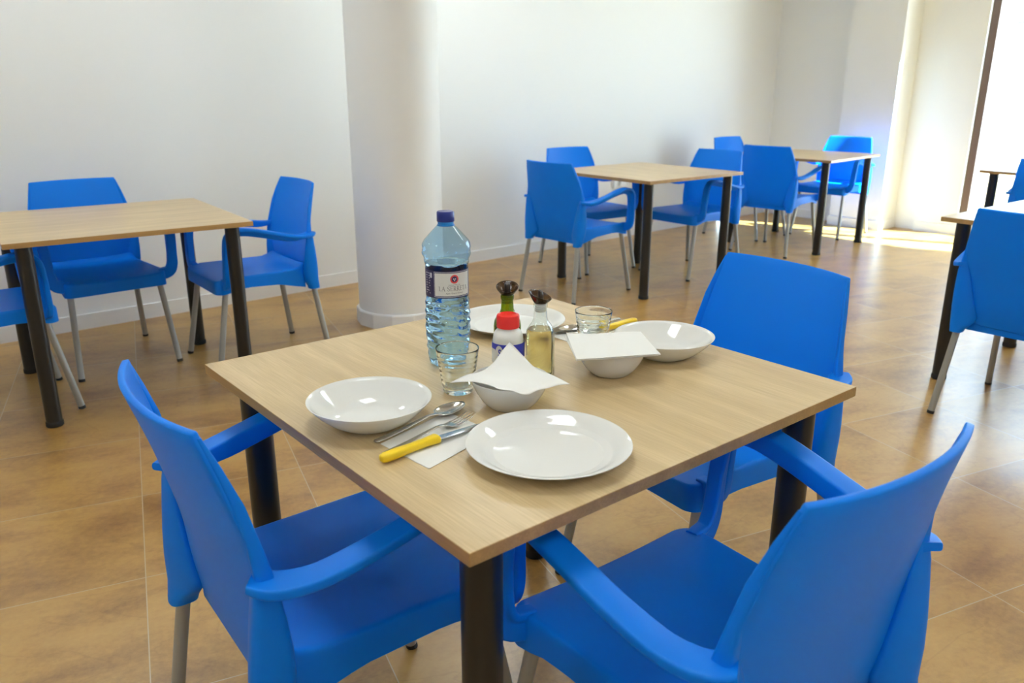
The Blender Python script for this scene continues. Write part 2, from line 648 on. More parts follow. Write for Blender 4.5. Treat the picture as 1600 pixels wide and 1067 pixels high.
# ------------------------------------------------------------------ chair
def seat_vf():
    # outline, counter-clockwise, half-width narrows towards the back
    ctrl = []
    rad = 0.035

    def hw(y):
        return interp([(-0.19, 0.208), (0.22, 0.224), (0.26, 0.224)], y)
    yf, yb = 0.252, -0.188
    for k in range(9):
        a = math.pi / 2 * k / 8
        ctrl.append((hw(yf) - rad + rad * math.cos(a), yf - rad + rad * math.sin(a)))
    for k in range(1, 10):
        ctrl.append(((hw(yf) - rad) * (1 - 2 * k / 10), yf))
    for k in range(9):
        a = math.pi / 2 + math.pi / 2 * k / 8
        ctrl.append((-hw(yf) + rad + rad * math.cos(a), yf - rad + rad * math.sin(a)))
    for k in range(1, 12):
        y = yf - rad + (yb + 0.02 - yf + rad) * k / 12
        ctrl.append((-hw(y), y))
    for k in range(5):
        a = math.pi + math.pi / 2 * k / 4
        ctrl.append((-hw(yb) + 0.02 + 0.02 * math.cos(a), yb + 0.02 + 0.02 * math.sin(a)))
    for k in range(1, 10):
        ctrl.append((-(hw(yb) - 0.02) * (1 - 2 * k / 10), yb))
    for k in range(5):
        a = 1.5 * math.pi + math.pi / 2 * k / 4
        ctrl.append((hw(yb) - 0.02 + 0.02 * math.cos(a), yb + 0.02 + 0.02 * math.sin(a)))
    for k in range(1, 12):
        y = yb + 0.02 + (yf - rad - yb - 0.02) * k / 12
        ctrl.append((hw(y), y))

    def ztop(x, y):
        z = 0.449 + 0.008 * min(1, (abs(x) / 0.22) ** 2)
        if y > 0.17:
            z -= 0.010 * ((y - 0.17) / 0.08) ** 2
        if y < -0.12:
            z += 0.030 * ((-0.12 - y) / 0.068) ** 2
        return z

    def zbot(x, y):
        side = interp([(-0.19, 0.358), (-0.13, 0.372), (-0.05, 0.393), (0.10, 0.402), (0.16, 0.398), (0.20, 0.384), (0.26, 0.384)], y)
        return side
    rings = []
    for f in (0.02, 0.25, 0.5, 0.7, 0.84, 0.92, 0.965):
        rings.append([(x * f, y * f + (1 - f) * 0.03, ztop(x * f, y * f + (1 - f) * 0.03)) for x, y in ctrl])
    for f, dz in ((0.984, 0.0015), (0.994, 0.005), (1.0, 0.012)):
        rings.append([(x * f, y * f + (1 - f) * 0.03, ztop(x * 0.97, y * 0.97) - dz) for x, y in ctrl])
    for q in (0.35, 0.7, 1.0):
        rings.append([(x * (1 + 0.006 * q), y * (1 + 0.004 * q), (ztop(x, y) - 0.012) * (1 - q) + zbot(x, y) * q) for x, y in ctrl])
    # back up inside, so the apron has a thickness
    rings.append([(x * 0.985, y * 0.985, zbot(x, y)) for x, y in ctrl])
    rings.append([(x * 0.975, y * 0.975, 0.432) for x, y in ctrl])
    rings.append([(x * 0.5, y * 0.5 + 0.015, 0.440) for x, y in ctrl])
    rings.append([(x * 0.02, y * 0.02 + 0.03, 0.440) for x, y in ctrl])
    return loft_vf(rings)


HWB = [(0.385, 0.135), (0.392, 0.160), (0.405, 0.180), (0.43, 0.197), (0.47, 0.207), (0.55, 0.221), (0.63, 0.232), (0.70, 0.226), (0.78, 0.211), (0.855, 0.192)]
YCB = [(0.385, -0.192), (0.45, -0.205), (0.55, -0.220), (0.63, -0.236), (0.75, -0.267), (0.855, -0.300)]
KCB = [(0.385, 0.003), (0.46, 0.012), (0.63, 0.030), (0.855, 0.036)]


def back_pt(u, z):
    w = smooth_interp(HWB, z)
    y = smooth_interp(YCB, z) + smooth_interp(KCB, z) * abs(u) ** 2.2
    return (u * w, y, z)


def back_vf():
    nu = 24
    zs = [0.385, 0.388, 0.392, 0.398, 0.405, 0.415, 0.43, 0.45] + [0.47 + 0.385 * k / 20 for k in range(21)]
    V, F = [], []
    for z in zs:
        for i in range(nu + 1):
            V.append(back_pt(-1 + 2 * i / nu, z))
    for k in range(len(zs) - 1):
        for i in range(nu):
            a = k * (nu + 1) + i
            F.append((a, a + 1, a + nu + 2, a + nu + 1))
    return V, F


# line of the arm's upper (then front) face
ARM = [(0.230, -0.224, 0.633), (0.243, -0.205, 0.630), (0.256, -0.176, 0.628), (0.267, -0.13, 0.632), (0.274, -0.05, 0.650), (0.277, 0.04, 0.674),
       (0.278, 0.105, 0.688), (0.278, 0.150, 0.690), (0.278, 0.190, 0.678), (0.277, 0.215, 0.645), (0.274, 0.223, 0.58), (0.271, 0.226, 0.52),
       (0.266, 0.227, 0.472), (0.248, 0.226, 0.440), (0.205, 0.222, 0.428)]


def arm_section(q):
    w = interp([(0, 0.040), (0.08, 0.056), (0.2, 0.050), (0.5, 0.045), (0.78, 0.042), (0.9, 0.050), (1, 0.058)], q) / 2
    lip = interp([(0, 0.014), (0.1, 0.018), (0.3, 0.017), (0.6, 0.017), (0.9, 0.022), (1, 0.026)], q)
    flange = interp([(0, 0.016), (0.1, 0.024), (0.25, 0.038), (0.6, 0.042), (0.72, 0.034), (0.9, 0.030), (1, 0.028)], q)
    pts = [(w, 0), (-w, 0), (-w, -flange), (-w + 0.013, -flange), (-w + 0.019, -lip), (w, -lip)]
    return round_corners(pts, 0.0055)


def arm_vf(s):
    V, F = sweep_vf(catmull(ARM, 5), arm_section, (1, 0, 0), 28)
    return [(s * v[0], v[1], v[2]) for v in V], F


# z, inner x, outer x, y at the inner and outer ends, half depth at the inner and outer ends
FIN = [(0.846, 0.186, 0.1955, -0.263, -0.259, 0.003, 0.004), (0.80, 0.196, 0.2085, -0.248, -0.242, 0.004, 0.007), (0.74, 0.208, 0.223, -0.229, -0.223, 0.005, 0.010), (0.68, 0.216, 0.234, -0.217, -0.211, 0.005, 0.012), (0.635, 0.216, 0.243, -0.212, -0.204, 0.005, 0.016), (0.60, 0.205, 0.2485, -0.214, -0.204, 0.006, 0.024),
       (0.55, 0.190, 0.250, -0.214, -0.203, 0.008, 0.033), (0.50, 0.176, 0.2495, -0.212, -0.203, 0.010, 0.041), (0.45, 0.162, 0.247, -0.208, -0.205, 0.012, 0.045),
       (0.415, 0.152, 0.244, -0.204, -0.209, 0.014, 0.042), (0.395, 0.158, 0.242, -0.205, -0.213, 0.016, 0.037), (0.378, 0.174, 0.240, -0.210, -0.217, 0.020, 0.033), (0.364, 0.186, 0.2375, -0.218, -0.220, 0.025, 0.029), (0.352, 0.190, 0.236, -0.221, -0.2215, 0.026, 0.027)]


def fin_vf(s):
    rings = []
    for z, xi, xo, yi, yo, hi, ho in FIN:
        ring = []
        for k in range(28):
            a = 2 * math.pi * k / 28
            c, sn = math.cos(a), math.sin(a)
            m = (abs(c) ** 3 + abs(sn) ** 3) ** (-1 / 3)
            f = (m * c + 1) / 2
            ring.append((s * (xi + (xo - xi) * f), yi + (yo - yi) * f + (hi + (ho - hi) * f) * m * sn, z))
        rings.append(ring)
    return loft_vf(rings)


def make_chair():
    root = empty('armchair')
    mesh_obj('seat', *seat_vf(), M['blue'], root, True, sharp=50)
    b = mesh_obj('backrest', *back_vf(), M['blue'], root, True)
    solidify(b, 0.012)
    bevel(b, 0.003, 2, 60)
    for s in (-1, 1):
        mesh_obj('armrest', *arm_vf(s), M['blue'], root, True, sharp=60)
        mesh_obj('leg_sleeve', *fin_vf(s), M['blue'], root, True, sharp=60)
        for (x0, y0, x1, y1, z1, ext) in ((0.224, 0.279, 0.200, 0.211, 0.360, 0.20), (0.241, -0.273, 0.2115, -0.2215, 0.353, 0.10)):
            p0, p1 = Vector((s * x0, y0, 0)), Vector((s * x1, y1, z1))
            d = p1 - p0
            lg = mesh_obj('leg', *tube_vf(p0 + d * 0.02, p1 + d * ext, 0.0135), M['alu'], root, True, sharp=50)
            mesh_obj('rubber_foot', *tube_vf(p0, p0 + d * 0.035, 0.0142), M['rubber'], lg, True, sharp=50)
    return root


chair0 = make_chair()
CH = [
    (-0.331, 1.314, 37.0, 'blue plastic armchair at left side of the laid table, seen from behind', 'chairs around the laid table'),
    (0.321, 1.132, 127.0, 'blue plastic armchair nearest the camera, back turned, at right front of the laid table', 'chairs around the laid table'),
    (0.490, 1.939, 213.3, 'blue plastic armchair facing the camera beyond the deep plate on the laid table', 'chairs around the laid table'),
    (-2.170, 3.186, 39.0, 'blue plastic armchair cut off by the left picture edge, pushed under the left table', 'chairs around the left table'),
    (-1.993, 3.865, -48.5, 'blue plastic armchair between the left table and the wall, facing the camera', 'chairs around the left table'),
    (-1.278, 3.921, 217.7, 'blue plastic armchair at the end of the left table, beside the round column', 'chairs around the left table'),
    (0.420, 5.243, 42.5, 'blue plastic armchair seen from behind, just right of the round column', 'chairs around the middle table'),
    (0.567, 6.060, -56.0, 'blue plastic armchair between the middle table and the wall, backrest above the chair before it', 'chairs around the middle table'),
    (1.299, 5.858, 218.5, 'blue plastic armchair on far right of the middle table, facing left', 'chairs around the middle table'),
    (2.165, 6.655, 45.5, 'blue plastic armchair with its back turned, at the near side of the sunlit corner table', 'chairs around the corner table'),
    (2.125, 7.390, -50.0, 'bright blue armchair mostly hidden behind others, between the corner table and the wall', 'chairs around the corner table'),
    (2.900, 7.440, 224.5, 'sunlit blue armchair on far side of the corner table, before the white pier', 'chairs around the corner table'),
    (2.104, 3.128, 40.2, 'blue plastic armchair with its back turned, cut off by right picture edge', 'chairs around the right table'),
    (3.600, 5.340, 37.0, 'blue armchair of which only an armrest shows, at the far table by the window', None),
]
for i, (x, y, a, lab, g) in enumerate(CH):
    c = chair0 if i == 0 else copy_tree(chair0)
    c.location = (x, y, 0)
    c.rotation_euler = (0, 0, R(a - 90))
    tag(c, lab, 'chair', g)


# ------------------------------------------------------------------ tables
TS, TH, TT, TI = 0.9195, 0.75, 0.0202, 0.0710


def make_table():
    root = empty('dining_table')
    V, F = box_vf((0, 0, TH - TT / 2), (TS / 2, TS / 2, TT / 2))
    top = mesh_obj('tabletop', V, F, None, root, mats=[M['oak'], M['oakedge']], fmat=lambda p: 0 if abs(p.normal.z) > 0.5 else 1)
    bevel(top, 0.0012, 2)
    q = TS / 2 - TI
    for i in (-1, 1):
        for j in (-1, 1):
            lg = mesh_obj('leg', *lathe_vf([(0.030, 0.012), (0.030, TH - TT)], 32), M['black'], root, True, (i * q, j * q, 0), 40)
            mesh_obj('foot_cap', *lathe_vf([(0.030, 0.0), (0.0325, 0.003), (0.0325, 0.018), (0.0305, 0.022)], 32), M['rubber'], lg, True, sharp=50)
    return root


T1 = (0.0124, 1.5209, math.degrees(0.6858))
table0 = make_table()
TB = [
    (T1[0], T1[1], T1[2] + 90, 'square oak-topped table with black legs, laid with plates and a water bottle', None),
    (-1.7395, 3.548, math.degrees(0.6195), 'bare oak-topped table left of the round column, cut off by left picture edge', None),
    (0.8989, 5.5818, math.degrees(0.6768) + 90, 'bare oak-topped table in the middle distance, right of the round column', None),
    (2.4500, 6.9950, math.degrees(0.7759) + 90, 'bare pale table in the sunlit far corner, before the white pier', None),
    (2.531, 3.494, 38.3, 'bare oak-topped table cut off by right picture edge, behind a turned chair', None),
    (3.835, 5.553, 37.0, 'bare table seen edge-on before the bright window, far right', None),
]
for i, (x, y, a, lab, g) in enumerate(TB):
    t = table0 if i == 0 else copy_tree(table0)
    t.location = (x, y, 0)
    t.rotation_euler = (0, 0, R(a))
    tag(t, lab, 'table', 'square dining tables')

E1 = Vector((math.cos(0.6858), math.sin(0.6858), 0))
E2 = Vector((-E1.y, E1.x, 0))


def on_table(a, b, z=0.0):
    return Vector((T1[0], T1[1], TH + z)) + E1 * a + E2 * b


# ------------------------------------------------------------------ crockery
def plate(name, prof_out, prof_in, loc, lab, cat='plate', group=None):
    V, F = lathe_vf(prof_out + prof_in, 96)
    o = mesh_obj(name, V, F, M['opal'], None, True, loc, 75)
    return tag(o, lab, cat, group)


DIN_OUT = [(0.004, 0.0012), (0.066, 0.0012), (0.068, 0.0), (0.073, 0.0), (0.077, 0.0022), (0.103, 0.0085), (0.120, 0.0168), (0.1285, 0.0208), (0.1296, 0.0218)]
DIN_IN = [(0.1290, 0.0226), (0.1275, 0.0224), (0.118, 0.0188), (0.108, 0.0130), (0.102, 0.0090), (0.097, 0.0064), (0.092, 0.0050), (0.085, 0.0044), (0.05, 0.0041), (0.004, 0.0040)]
DEEP_OUT = [(0.004, 0.0012), (0.048, 0.0012), (0.050, 0.0), (0.055, 0.0), (0.060, 0.003), (0.074, 0.0115), (0.090, 0.0255), (0.100, 0.0365), (0.1052, 0.0425)]
DEEP_IN = [(0.1056, 0.0438), (0.1044, 0.0442), (0.0985, 0.0385), (0.088, 0.0285), (0.073, 0.0160), (0.062, 0.0085), (0.052, 0.0055), (0.03, 0.0045), (0.004, 0.0044)]
BOWL_OUT = [(0.003, 0.001), (0.030, 0.001), (0.031, 0.0), (0.036, 0.0), (0.041, 0.0035), (0.051, 0.014), (0.060, 0.028), (0.067, 0.043), (0.0708, 0.0525)]
BOWL_IN = [(0.0708, 0.0540), (0.0696, 0.0543), (0.0655, 0.044), (0.058, 0.0285), (0.048, 0.014), (0.038, 0.0065), (0.02, 0.0045), (0.003, 0.0044)]
plate('dinner_plate', DIN_OUT, DIN_IN, (0.057, 1.158, TH), 'large flat white plate at the front of the laid table', group='white plates')
plate('dinner_plate', DIN_OUT, DIN_IN, (-0.003, 1.860, TH), 'flat white plate behind the water and oil bottles', group='white plates')
plate('deep_plate', DEEP_OUT, DEEP_IN, (-0.2422, 1.2870, TH), 'deep white plate by the spoon, left on the laid table', group='white plates')
plate('deep_plate', DEEP_OUT, DEEP_IN, (0.3240, 1.6550, TH), 'deep white plate beside the yellow knife handle, before the facing chair', group='white plates')
B1 = Vector((-0.0034, 1.3602, TH))
B2 = Vector((0.1969, 1.5354, TH))
plate('bowl', BOWL_OUT, BOWL_IN, B1, 'small white bowl under the spread napkin, behind the large flat plate', 'bowl', 'napkin-covered bowls')
plate('bowl', BOWL_OUT, BOWL_IN, B2, 'small white bowl under the folded square napkin, before a tumbler', 'bowl', 'napkin-covered bowls')


# napkins -----------------------------------------------------------
def napkin_spread():
    L = Vector((-0.109, 1.342, 0.800)); Rr = Vector((0.101, 1.335, 0.801)); Fp = Vector((0.0, 1.250, 0.797)); B = Vector((-0.004, 1.474, 0.812))
    n = 28
    V, F = [], []
    for j in range(n + 1):
        for i in range(n + 1):
            a, b = i / n, j / n      # a: front->right..., corners F(0,0) R(1,0) L(0,1) B(1,1)
            p = Fp * (1 - a) * (1 - b) + Rr * a * (1 - b) + L * (1 - a) * b + B * a * b
            # edges bow towards the middle, the front corner is turned under and reads as round
            c = (Fp + Rr + L + B) / 4
            k = max(0.0, 1 - math.hypot(a, b) / 0.30)
            p += (c - p) * 0.42 * k ** 1.5
            e = (1 - 4 * a * (1 - a)) * 4 * b * (1 - b) + (1 - 4 * b * (1 - b)) * 4 * a * (1 - a)
            le = (1 - a) ** 6 * 4 * b * (1 - b)
            be = 0.35 * a ** 8 * 4 * b * (1 - b) + b ** 8 * 4 * a * (1 - a)
            p += (c - p) * (0.04 * e + 0.16 * le + 0.13 * be)
            d = math.hypot(p.x - B1.x, p.y - B1.y)
            z = TH + 0.0558
            if d > 0.071:
                z -= 0.10 * (d - 0.071) ** 1.3 * 4
            else:
                z -= 0.004 * (1 - (d / 0.071) ** 2)
            z += 0.034 * max(0.0, a * b - 0.45) ** 1.6 / 0.55 ** 1.6
            z += 0.0045 * le
            z += 0.0008 * math.sin(17 * a + 5 * b)
            V.append((p.x, p.y, z))
    for j in range(n):
        for i in range(n):
            q = j * (n + 1) + i
            F.append((q, q + 1, q + n + 2, q + n + 1))
    o = mesh_obj('napkin', V, F, M['paper'], None, True)
    solidify(o, 0.0008, 1)
    return tag(o, 'white paper napkin spread over the front bowl, corner pointing up', 'napkin', 'paper napkins')


def napkin_folded(corners, layers, gap, name_lab, jitter=0.0015, bump=0.0, seed=3):
    rnd = random.Random(seed)
    n = 10
    parts = []
    for k in range(layers):
        cs = [Vector(c) + Vector((rnd.uniform(-jitter, jitter), rnd.uniform(-jitter, jitter), 0)) for c in corners]
        V, F = [], []
        for side in (0, 1):
            for j in range(n + 1):
                for i in range(n + 1):
                    a, b = i / n, j / n
                    p = cs[0] * (1 - a) * (1 - b) + cs[1] * a * (1 - b) + cs[3] * (1 - a) * b + cs[2] * a * b
                    z = p.z + k * gap + side * gap * 0.75 + bump * (math.sin(7 * a + 2) * math.sin(5 * b + k)) * (0.3 + abs(a - .5) + abs(b - .5))
                    V.append((p.x, p.y, z))
        m = (n + 1) ** 2
        for j in range(n):
            for i in range(n):
                q = j * (n + 1) + i
                F.append((q, q + n + 1, q + n + 2, q + 1))
                F.append((m + q, m + q + 1, m + q + n + 2, m + q + n + 1))
        edge = [i for i in range(n)] + [i * (n + 1) + n for i in range(n)] + [n * (n + 1) + n - i for i in range(n)] + [(n - i) * (n + 1) for i in range(n)]
        for q in range(len(edge)):
            a, b = edge[q], edge[(q + 1) % len(edge)]
            F.append((a, b, m + b, m + a))
        parts.append((V, F))
    o = mesh_obj('napkin', *join_vf(parts), M['paper'], None, True, sharp=40)
    return tag(o, name_lab, 'napkin', 'paper napkins')


napkin_spread()
zz = TH + 0.0568
napkin_folded([(0.1222, 1.4397, zz), (0.2807, 1.4701, zz), (0.2655, 1.6123, zz), (0.1106, 1.5986, zz)], 4, 0.0012,
              'folded square white napkin lying flat on the bowl before a tumbler', 0.003, 0.0012)
na = Vector((-0.2103, 1.1935, TH + 0.0003))
d1 = Vector((0.0856, -0.0888, 0))
d2 = Vector((0.084, 0.117, 0)).normalized() * 0.165
napkin_folded([na, na + d1, na + d1 + d2, na + d2], 2, 0.0006, 'folded white napkin under the spoon, fork and yellow knife', 0.001)
nb = on_table(0.225, 0.085, 0.0003)
napkin_folded([nb, nb + E1 * 0.165, nb + E1 * 0.165 + E2 * 0.085, nb + E2 * 0.085], 2, 0.0006, 'white napkin corner behind the far tumbler, under cutlery', 0.001)


# cutlery (local: lies along +x, tip at +x, z up) ---------------------------------
def strip_vf(stations, n=14, power=2.6):
    """stations: (x, half width, z, half thickness) -> flattened bar"""
    rings = []
    for x, w, z, h in stations:
        ring = []
        for k in range(n):
            a = 2 * math.pi * k / n
            c, s = math.cos(a), math.sin(a)
            m = (abs(c) ** power + abs(s) ** power) ** (-1 / power)
            ring.append((x, w * m * c, z + h * m * s))
        rings.append(ring)
    return loft_vf(rings)


HANDLE = [(0.0, 0.0035, 0.0020, 0.0010), (0.003, 0.0060, 0.0021, 0.0014), (0.02, 0.0066, 0.0026, 0.0015), (0.06, 0.0055, 0.0048, 0.0015), (0.095, 0.0042, 0.0085, 0.0015), (0.115, 0.0032, 0.0105, 0.0016)]


def spoon(loc, ang, lab):
    root = empty('spoon', loc, ang)
    mesh_obj('handle', *strip_vf(HANDLE + [(0.130, 0.0036, 0.0092, 0.0013), (0.141, 0.0065, 0.0075, 0.0008)]), M['steel'], root, True, sharp=60)
    nu, nv = 24, 10
    V, F = [], []
    for j in range(nv + 1):
        f = j / nv
        for i in range(nu):
            a = 2 * math.pi * i / nu
            ex = 0.034 * math.cos(a)
            wy = 0.0205 * math.sin(a) * (1 - 0.14 * math.cos(a))
            V.append((0.167 + ex * f, wy * f, 0.0092 + 0.0015 * math.cos(a) * f - 0.0082 * (1 - f ** 2.2)))
    for j in range(nv):
        for i in range(nu):
            k = (i + 1) % nu
            F.append((j * nu + i, j * nu + k, (j + 1) * nu + k, (j + 1) * nu + i))
    b = mesh_obj('bowl', V, F, M['steel'], root, True)
    solidify(b, 0.0012, -1)
    return tag(root, lab, 'spoon', 'table cutlery')


def fork(loc, ang, lab):
    root = empty('fork', loc, ang)
    mesh_obj('handle', *strip_vf(HANDLE + [(0.128, 0.0034, 0.0098, 0.0013), (0.138, 0.0070, 0.0070, 0.0010), (0.146, 0.0110, 0.0045, 0.0009), (0.156, 0.0122, 0.0036, 0.0009)]), M['steel'], root, True, sharp=60)
    for k in range(4):
        y = -0.0099 + k * 0.0066
        st = [(0.154, 0.0022, 0.0036, 0.0009), (0.170, 0.0017, 0.0040, 0.0009), (0.188, 0.0015, 0.0068, 0.0008), (0.200, 0.0007, 0.0105, 0.0005)]
        V, F = strip_vf(st, 8)
        mesh_obj('tine', [(x, y + yy, z) for x, yy, z in V], F, M['steel'], root, True, sharp=60)
    return tag(root, lab, 'fork', 'table cutlery')


def knife(loc, ang, lab, tilt=0.0):
    root = empty('table_knife', loc, ang)
    root.rotation_euler = (0, tilt, ang)
    hs = [(0.0, 0.0040, 0.0075, 0.0040), (0.002, 0.0068, 0.0075, 0.0060), (0.008, 0.0088, 0.0075, 0.0073), (0.03, 0.0092, 0.0075, 0.0072), (0.06, 0.0078, 0.0075, 0.0064),
          (0.085, 0.0080, 0.0075, 0.0064), (0.100, 0.0094, 0.0075, 0.0068), (0.107, 0.0108, 0.0075, 0.0070), (0.110, 0.0104, 0.0075, 0.0064)]
    mesh_obj('handle', *strip_vf(hs, 20, 3.0), M['yellow'], root, True, sharp=60)
    st = [(0.108, 0.0085, 0.0072, 0.0009), (0.13, 0.0088, 0.0060, 0.0008), (0.17, 0.0088, 0.0035, 0.0007), (0.20, 0.0080, 0.0022, 0.0006), (0.212, 0.0052, 0.0018, 0.0005), (0.218, 0.0012, 0.0016, 0.0004)]
    mesh_obj('blade', *strip_vf(st, 12, 2.2), M['blade'], root, True, sharp=50)
    return tag(root, lab, 'knife', 'table cutlery')


def lay(fn, p, q, lab, z=0.0016):
    p, q = Vector(p), Vector(q)
    d = q - p
    return fn((p.x, p.y, TH + z), math.atan2(d.y, d.x), lab)


lay(spoon, (-0.2200, 1.1960), (-0.0790, 1.3530), 'steel spoon between the deep plate and the fork, bowl up')
lay(fork, (-0.2011, 1.1465), (-0.0670, 1.3010), 'steel fork between the spoon and the yellow-handled knife')
lay(knife, (-0.1990, 1.1205), (-0.0560, 1.2600), 'yellow-handled knife beside the large flat plate, tip under its rim', 0.0018)
pk = on_table(0.452, 0.100); qk = on_table(0.235, 0.100)
lay(knife, (pk.x, pk.y), (qk.x, qk.y), 'yellow-handled knife behind the deep plate, blade hidden by the far tumbler', 0.0018)
pf = on_table(0.445, 0.122); qf = on_table(0.225, 0.122)
lay(fork, (pf.x, pf.y), (qf.x, qf.y), 'steel fork mostly hidden behind the far tumbler')
ps = on_table(0.448, 0.150); qs = on_table(0.235, 0.150)
lay(spoon, (ps.x, ps.y), (qs.x, qs.y), 'steel spoon mostly hidden behind the far tumbler, farthest of its set')


# tumblers -----------------------------------------------------------
def tumbler(loc, lab):
    outer = []
    for k in range(41):
        f = k / 40
        z = 0.003 + 0.083 * f
        r = 0.0275 + 0.0130 * f ** 0.9
        r += 0.00022 * math.sin(f * 2 * math.pi * 9) * (1 if 0.08 < f < 0.9 else 0)
        outer.append((r, z))
    prof = [(0.004, 0.0008), (0.024, 0.0), (0.0268, 0.001)] + outer + [(0.0402, 0.0868), (0.0392, 0.0866)]
    prof += [(0.0385 - 0.0128 * (k / 20) ** 1.05, 0.085 - 0.071 * k / 20) for k in range(21)] + [(0.021, 0.0120), (0.004, 0.0115)]
    o = mesh_obj('tumbler', *lathe_vf(prof, 72), M['glass'], None, True, loc, 70)
    return tag(o, lab, 'glass', 'clear tumblers')


tumbler((-0.1014, 1.4314, TH), 'clear glass tumbler in front of the water bottle')
tumbler((0.1760, 1.6900, TH), 'clear glass tumbler behind the folded napkin, by the yellow knife handle')


# ------------------------------------------------------------------ lettering helpers
def arc_map(verts, r, th0, z0):
    """flat x (along the surface), y (up) -> onto a cylinder of radius r; th0 is the angle of x = 0"""
    out = []
    for v in verts:
        a = th0 + v[0] / r
        out.append((r * math.cos(a), r * math.sin(a), z0 + v[1]))
    return out


def patch_vf(r, th0, x0, x1, lo, hi, z0, nx=24, ny=1):
    """curved patch between heights lo(x) and hi(x)"""
    V, F = [], []
    for i in range(nx + 1):
        x = x0 + (x1 - x0) * i / nx
        a, b = lo(x), hi(x)
        for j in range(ny + 1):
            V.append((x, a + (b - a) * j / ny, 0))
    for i in range(nx):
        for j in range(ny):
            q = i * (ny + 1) + j
            F.append((q, q + ny + 1, q + ny + 2, q + 1))
    return arc_map(V, r, th0, z0), F


def disc_flat(cx, cy_, r0, r1, n=28):
    V, F = [], []
    for i in range(n):
        a = 2 * math.pi * i / n
        V.append((cx + r0 * math.cos(a), cy_ + r0 * math.sin(a), 0))
        V.append((cx + r1 * math.cos(a), cy_ + r1 * math.sin(a), 0))
    for i in range(n):
        j = (i + 1) % n
        F.append((2 * i, 2 * i + 1, 2 * j + 1, 2 * j))
    return V, F


def stroke(x0, y0, x1, y1, w):
    d = Vector((x1 - x0, y1 - y0))
    m = Vector((-d.y, d.x)).normalized() * w / 2
    return [(x0 + m.x, y0 + m.y, 0), (x0 - m.x, y0 - m.y, 0), (x1 - m.x, y1 - m.y, 0), (x1 + m.x, y1 + m.y, 0)], [(0, 1, 2, 3)]


def poly(pts, w):
    return [stroke(*a, *b, w) for a, b in zip(pts, pts[1:])]


TK, TN = 0.13, 0.055
def serif(x, y, w=0.26):
    return stroke(x - w / 2, y, x + w / 2, y, 0.05)


def arc_pts(cx, cy_, rx, ry, a0, a1, n=10):
    return [(cx + rx * math.cos(R(a0 + (a1 - a0) * k / n)), cy_ + ry * math.sin(R(a0 + (a1 - a0) * k / n))) for k in range(n + 1)]


def glyph(ch):
    if ch == 'L':
        return [stroke(0.14, 0, 0.14, 1, TK), serif(0.14, 0.975), stroke(0, 0.025, 0.56, 0.025, 0.05), stroke(0.56, 0, 0.60, 0.22, TN)], 0.66
    if ch == 'A':
        return [stroke(0.10, 0, 0.40, 1, TN), stroke(0.40, 1, 0.70, 0, TK), stroke(0.20, 0.36, 0.60, 0.36, TN), serif(0.10, 0.025, 0.22), serif(0.70, 0.025, 0.26)], 0.84
    if ch == 'S':
        return poly(arc_pts(0.29, 0.745, 0.22, 0.235, 25, 180), 0.08) + poly([(0.07, 0.745), (0.14, 0.60), (0.42, 0.43), (0.52, 0.28)], TK) + poly(arc_pts(0.29, 0.255, 0.23, 0.235, 0, -160), 0.08) + [stroke(0.49, 0.98, 0.49, 0.74, 0.05), stroke(0.07, 0.28, 0.07, 0.02, 0.05)], 0.64
    if ch == 'E':
        return [stroke(0.14, 0, 0.14, 1, TK), stroke(0, 0.025, 0.58, 0.025, 0.05), stroke(0, 0.975, 0.54, 0.975, 0.05), stroke(0.14, 0.52, 0.42, 0.52, TN), stroke(0.54, 1, 0.54, 0.80, TN), stroke(0.58, 0, 0.60, 0.22, TN), stroke(0.42, 0.42, 0.42, 0.62, TN)], 0.68
    if ch == 'R':
        return [stroke(0.14, 0, 0.14, 1, TK), serif(0.14, 0.025), stroke(0, 0.975, 0.32, 0.975, 0.05), stroke(0.14, 0.49, 0.34, 0.49, 0.05)] + poly(arc_pts(0.32, 0.735, 0.22, 0.24, 90, -90), 0.10) + [stroke(0.32, 0.49, 0.66, 0, TK), serif(0.66, 0.025, 0.18)], 0.76
    if ch == 'T':
        return [stroke(0.34, 0, 0.34, 1, TK), serif(0.34, 0.025), stroke(0.02, 0.965, 0.66, 0.965, 0.06), stroke(0.03, 0.98, 0.03, 0.76, TN), stroke(0.65, 0.98, 0.65, 0.76, TN)], 0.70
    return [], 0.36


def serif_text(txt, height, cx, y, tallw=1.0):
    parts, x = [], 0.0
    for ch in txt:
        g, w = glyph(ch)
        for v, f in g:
            parts.append(([((px + x), py, 0) for px, py, _ in v], f))
        x += w + 0.06
    s = height
    V, F = join_vf(parts)
    return [((px - x / 2) * s * tallw + cx, py * s + y, 0) for px, py, _ in V], F


def font_text(txt, size, cx, y, shear=0.0, fat=0.0):
    cu = bpy.data.curves.new('lettering', 'FONT')
    cu.body = txt
    cu.size = size
    cu.align_x = 'CENTER'
    cu.shear = shear
    cu.offset = fat
    cu.resolution_u = 3
    ob = bpy.data.objects.new('lettering', cu)
    COL.objects.link(ob)
    dg = bpy.context.evaluated_depsgraph_get()
    dg.update()
    me = bpy.data.meshes.new_from_object(ob.evaluated_get(dg))
    V = [(v.co.x + cx, v.co.y + y, 0) for v in me.vertices]
    F = [tuple(p.vertices) for p in me.polygons]
    bpy.data.objects.remove(ob)
    bpy.data.meshes.remove(me)
    bpy.data.curves.remove(cu)
    return V, F


